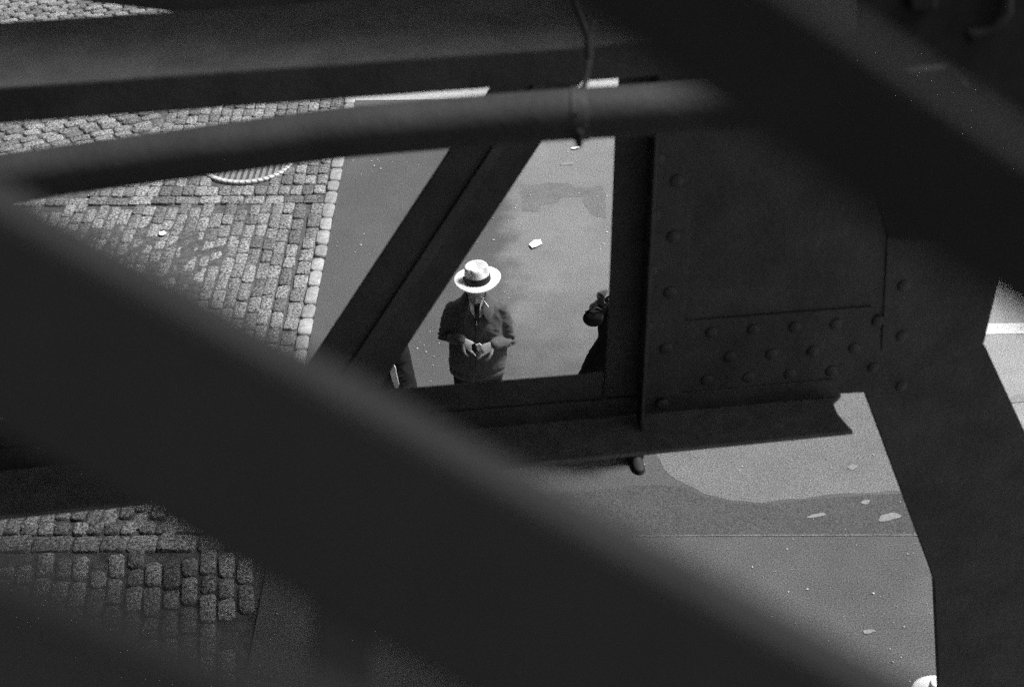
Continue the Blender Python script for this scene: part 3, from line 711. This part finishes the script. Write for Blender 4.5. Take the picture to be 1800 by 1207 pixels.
# shirt, tie, collar laid on the jacket front; pattern points from local x,z
def D(name, px, off, th, m, par=man):
    # px: picture points; found on the chest surface along the sight line
    out = []
    for x, y in px:
        q = Lp(x, y, -.13); org = (CP-mp)/MS; d = (q-org).normalized(); h = jb.ray_cast(org, d); hh = h[0] if h[0] else q; out.append((hh.x, hh.z))
    return fin(name, drape(out, jb, off, th), m, par, smooth=False)
D('shirt_front', [(823, 518), (827, 545), (838, 562), (849, 552), (858, 530), (858, 518), (840, 513)], .003, .003, M['shirt'])
D('tie', [(833, 528), (844, 528), (843, 536), (842, 566), (836, 566), (836, 540)], .008, .004, M['tie'])
D('tie_knot', [(832, 522), (846, 521), (844, 531), (835, 532)], .012, .010, M['tie'])
D('placket', [(836, 567), (839, 567), (841, 655), (837, 655)], .002, .004, M['jacket'])
def collar(side, pts, lift):
    """turned-down collar leaf: points (x,y,z,lift) as two edges, neck edge and outer edge"""
    bm = bmesh.new(); A = pts[0]; B = pts[1]; n = len(A); rows = []
    for k in range(5):
        t = k/4; rows.append([bm.verts.new(V(a).lerp(V(b), t)+V((0, -.5, .8)).normalized()*lift*math.sin(math.pi*t)) for a, b in zip(A, B)])
    for r0, r1 in zip(rows, rows[1:]):
        for i in range(n-1): bm.faces.new((r0[i], r0[i+1], r1[i+1], r1[i]))
    o = fin('collar', bm, M['jacket'], man, smooth=True)
    m = o.modifiers.new('t', 'SOLIDIFY'); m.thickness = .005; m.offset = 0
    m = o.modifiers.new('s', 'SUBSURF'); m.levels = 1; m.render_levels = 2
    return o
for q in (1, -1):
    neck = [(0, .085, 1.545), (q*.05, .07, 1.55), (q*.075, .025, 1.548), (q*.068, -.03, 1.53), (q*.050, -.085, 1.49), (q*.040, -.118, 1.45)]
    outer = [(0, .115, 1.49), (q*.075, .10, 1.487), (q*.125, .035, 1.485), (q*.135, -.045, 1.455), (q*.128, -.125, 1.415), (q*.085, -.150, 1.375)]
    collar(q, (neck, outer), .010)
bm = bmesh.new(); wb = [V((0, -.012, .885)), V((0, -.006, .835))]; n_ = 120; rr = []
for z, a_, b_ in ((.893, .208, .134), (.885, .216, .144), (.845, .215, .142), (.835, .206, .132)):
    rr.append([bm.verts.new(((a_+.0022*(i % 2))*math.cos(2*math.pi*i/n_), (b_+.0022*(i % 2))*math.sin(2*math.pi*i/n_), z+.004*noise.noise(V((i*.15, z*9, 0))))) for i in range(n_)])
for r0, r1 in zip(rr, rr[1:]):
    for i in range(n_): bm.faces.new((r0[i], r0[(i+1) % n_], r1[(i+1) % n_], r1[i]))
fin('waistband', bm, M['jacket'], man, smooth=True)
# zip pull, cigarette
bm = bmesh.new(); q = Lp(837.5, 567, -.13); h = jb.ray_cast(V((q.x, -.6, q.z)), V((0, 1, 0))); zz = h[0] if h[0] else q
ball(bm, zz+V((0, -.01, .008)), .006, .004, .007, 8, 6); ball(bm, zz+V((0, -.011, -.008)), .005, .003, .013, 8, 6); fin('zip_pull', bm, M['metalpull'], man, smooth=True)
c0 = pyy(845, 521, mp.y-.165); c1 = pyy(858, 539, mp.y-.215)
cig = thing('cigarette', c0, 'white cigarette hanging from the mouth of the man in the white hat', 'cigarette')
bm = bmesh.new(); limb(bm, [V((0, 0, 0)), c1-c0], [.0065, .0065], 12); fin('paper_tube', bm, M['paper'], cig, smooth=True)
# match box between his hands
mb = thing('matchbox', pyy(840, 611, mp.y-.27), 'small white matchbook held between the hands of the bowed man', 'matchbook')
bm = bmesh.new(); c = mb.location
Pm = [pyy(x, y, mp.y-.275)-c for x, y in ((838, 606), (843, 604), (847, 607), (846, 613), (841, 618), (838, 614))]
prism(bm, Pm, V((0, .008, .002))); fin('cover', bm, M['paper'], mb, bevel=.001)
bm = bmesh.new()
Pm = [pyy(x, y, mp.y-.265)-c for x, y in ((829, 607), (835, 604), (838, 612), (838, 620), (834, 621), (829, 614))]
prism(bm, Pm, V((0, .012, .002))); fin('tray', bm, M['ribbon'], mb, bevel=.001)

# dark figure half hidden behind the girder, right
p2 = V((.86, 9.05, 0))
def L2(x, y, dy): return pyy(x, y, p2.y+dy)-p2
fig2, _, _ = figure('person in a long black coat, mostly hidden behind the left edge of the gusset plate', p2,
    head=(-.02, -.02, 1.60), hp=20, hy=30, s=1.0, arms=[(L2(1043, 556, -.05), L2(1060, 538, -.10)), ((.27, .0, 1.15), (.24, -.18, .98))],
    hands=[((-.25, -.2, .9), (-.7, -.5, 0), 1, (.5, .6, .7, .8)), ((0, -.5, -.8), (.8, -.3, 0), -1, (.4, .5, .5, .6))],
    torso=(.42, .40), cloth='coat', legcloth='coat', feet=[((-.16, .16, 0), (-.20, -.11, 0)), ((.125, -.085, 0), (.165, -.335, 0))], seed=9, armr=1.0, garment='coat', gloves=True)
bg = thing('handbag', p2, 'round black bag held up by the half hidden person beside the gusset plate', 'bag')
bm = bmesh.new(); c = pyy(1043, 559, p2.y-.17)
ball(bm, c, .078, .045, .074, 24, 16); bo = link('bag_body', fuse(bm, .006, 2, lambda p: .006*noise.noise(p*14)), M['coat'], bg); bo.location = -p2
bm = bmesh.new(); limb(bm, [pyy(1030, 548, p2.y-.17), pyy(1050, 540, p2.y-.19), pyy(1058, 545, p2.y-.17)], [.008, .008, .008], 8); so = fin('bag_handle', bm, M['leather'], bg, smooth=True); so.location = -p2

# person in a flared dark coat at the foot of the brace, left
p3 = V((-.985, 9.28, 0))
def L3(x, y, dy): return pyy(x, y, p3.y+dy)-p3
fig3, _, _ = figure('person in a flared black coat, mostly hidden behind the foot of the diagonal brace', p3,
    rz=rad(-62), head=(.0, -.05, 1.62), hp=22, s=.93, arms=[((-.20, .02, 1.16), (-.14, -.16, .98)), ((.20, .03, 1.14), (.10, -.17, 1.04))],
    hands=[((0, -.5, -.8), (-.8, -.3, 0), 1, (.5, .6, .7, .8)), ((-.3, -.6, -.7), (.8, -.3, 0), -1, (.4, .5, .5, .6))],
    torso=(.50, .30), cloth='coat', legcloth='coat', seed=4, garment='coat')
pp = thing('folded_paper', pyy(692, 662, p3.y-.38), 'narrow white folded paper carried by the person behind the diagonal brace', 'paper')
bm = bmesh.new(); c = pp.location
Pm = [pyy(x, y, p3.y-.38)-c for x, y in ((690.5, 640), (695, 646), (697, 658), (701.5, 676), (700, 682), (695, 683), (689.5, 670), (685, 652), (687, 645))]
prism(bm, Pm, V((.002, .012, .004))); fin('paper_fold', bm, M['paper'], pp, bevel=.0015)

# passer-by under the bottom edge of the view: only the pale hat brim shows
hb = pyy(1660, 1229, 5.05); p4 = V((hb.x, 5.1, 0)); sc4 = (hb.z-.085)/1.66
fig4, _, _ = figure('person at the bottom right corner beside the steel leg, only a white hat brim showing', p4, s=sc4,
    hairy='low', arms=[((-.27, .02, 1.14), (-.24, -.1, .92)), ((.27, .02, 1.14), (.24, -.1, .92))],
    hands=[((0, -.2, -1), (-1, 0, 0), 1, (.3, .4, .4, .5)), ((0, -.2, -1), (1, 0, 0), -1, (.3, .4, .4, .5))], cloth='greywool', seed=14)
hat(fig4, (hb-p4)/sc4, rz=rad(160), roll=rad(2), s=1/sc4)

# ------------------------------------------------------------------ light, sky, camera
SUN_EL, SUN_AZ = rad(60), rad(72)     # high, from beyond and to the right, veiled by thin cloud
w = bpy.data.worlds.new('World'); S.world = w; w.use_nodes = True; nt = w.node_tree
sky = nt.nodes.new('ShaderNodeTexSky'); sky.sky_type = 'NISHITA'; sky.sun_disc = False; sky.sun_elevation = SUN_EL; sky.sun_rotation = SUN_AZ
sky.air_density = 1.6; sky.dust_density = 4
bw = nt.nodes.new('ShaderNodeRGBToBW'); nt.links.new(sky.outputs[0], bw.inputs[0])
bgn = nt.nodes['Background']; nt.links.new(bw.outputs[0], bgn.inputs['Color']); bgn.inputs['Strength'].default_value = .066
sl = bpy.data.lights.new('sun', 'SUN'); sl.energy = 3.3; sl.angle = rad(14); so = bpy.data.objects.new('sun', sl); COL.objects.link(so)
dv = V((math.sin(SUN_AZ)*math.cos(SUN_EL), math.cos(SUN_AZ)*math.cos(SUN_EL), math.sin(SUN_EL)))
so.rotation_euler = dv.to_track_quat('Z', 'Y').to_euler()
cam = bpy.data.cameras.new('camera'); co = bpy.data.objects.new('camera', cam); COL.objects.link(co)
mw = Matrix((( CR.x, CU.x, -F_.x, CP.x), (CR.y, CU.y, -F_.y, CP.y), (CR.z, CU.z, -F_.z, CP.z), (0, 0, 0, 1))); co.matrix_world = mw
cam.lens = 50; cam.sensor_width = 36; cam.clip_start = .02; cam.clip_end = 800
cam.dof.use_dof = True; cam.dof.focus_distance = 11.6; cam.dof.aperture_fstop = 4.0; cam.dof.aperture_blades = 8
S.camera = co
S.view_settings.view_transform = 'Standard'; S.view_settings.look = 'None'; S.view_settings.exposure = .75; S.view_settings.gamma = 1
S.render.engine = 'CYCLES'; S.cycles.use_denoising = False; S.cycles.max_bounces = 6; S.cycles.use_adaptive_sampling = True; S.cycles.adaptive_threshold = .10; S.cycles.adaptive_min_samples = 20
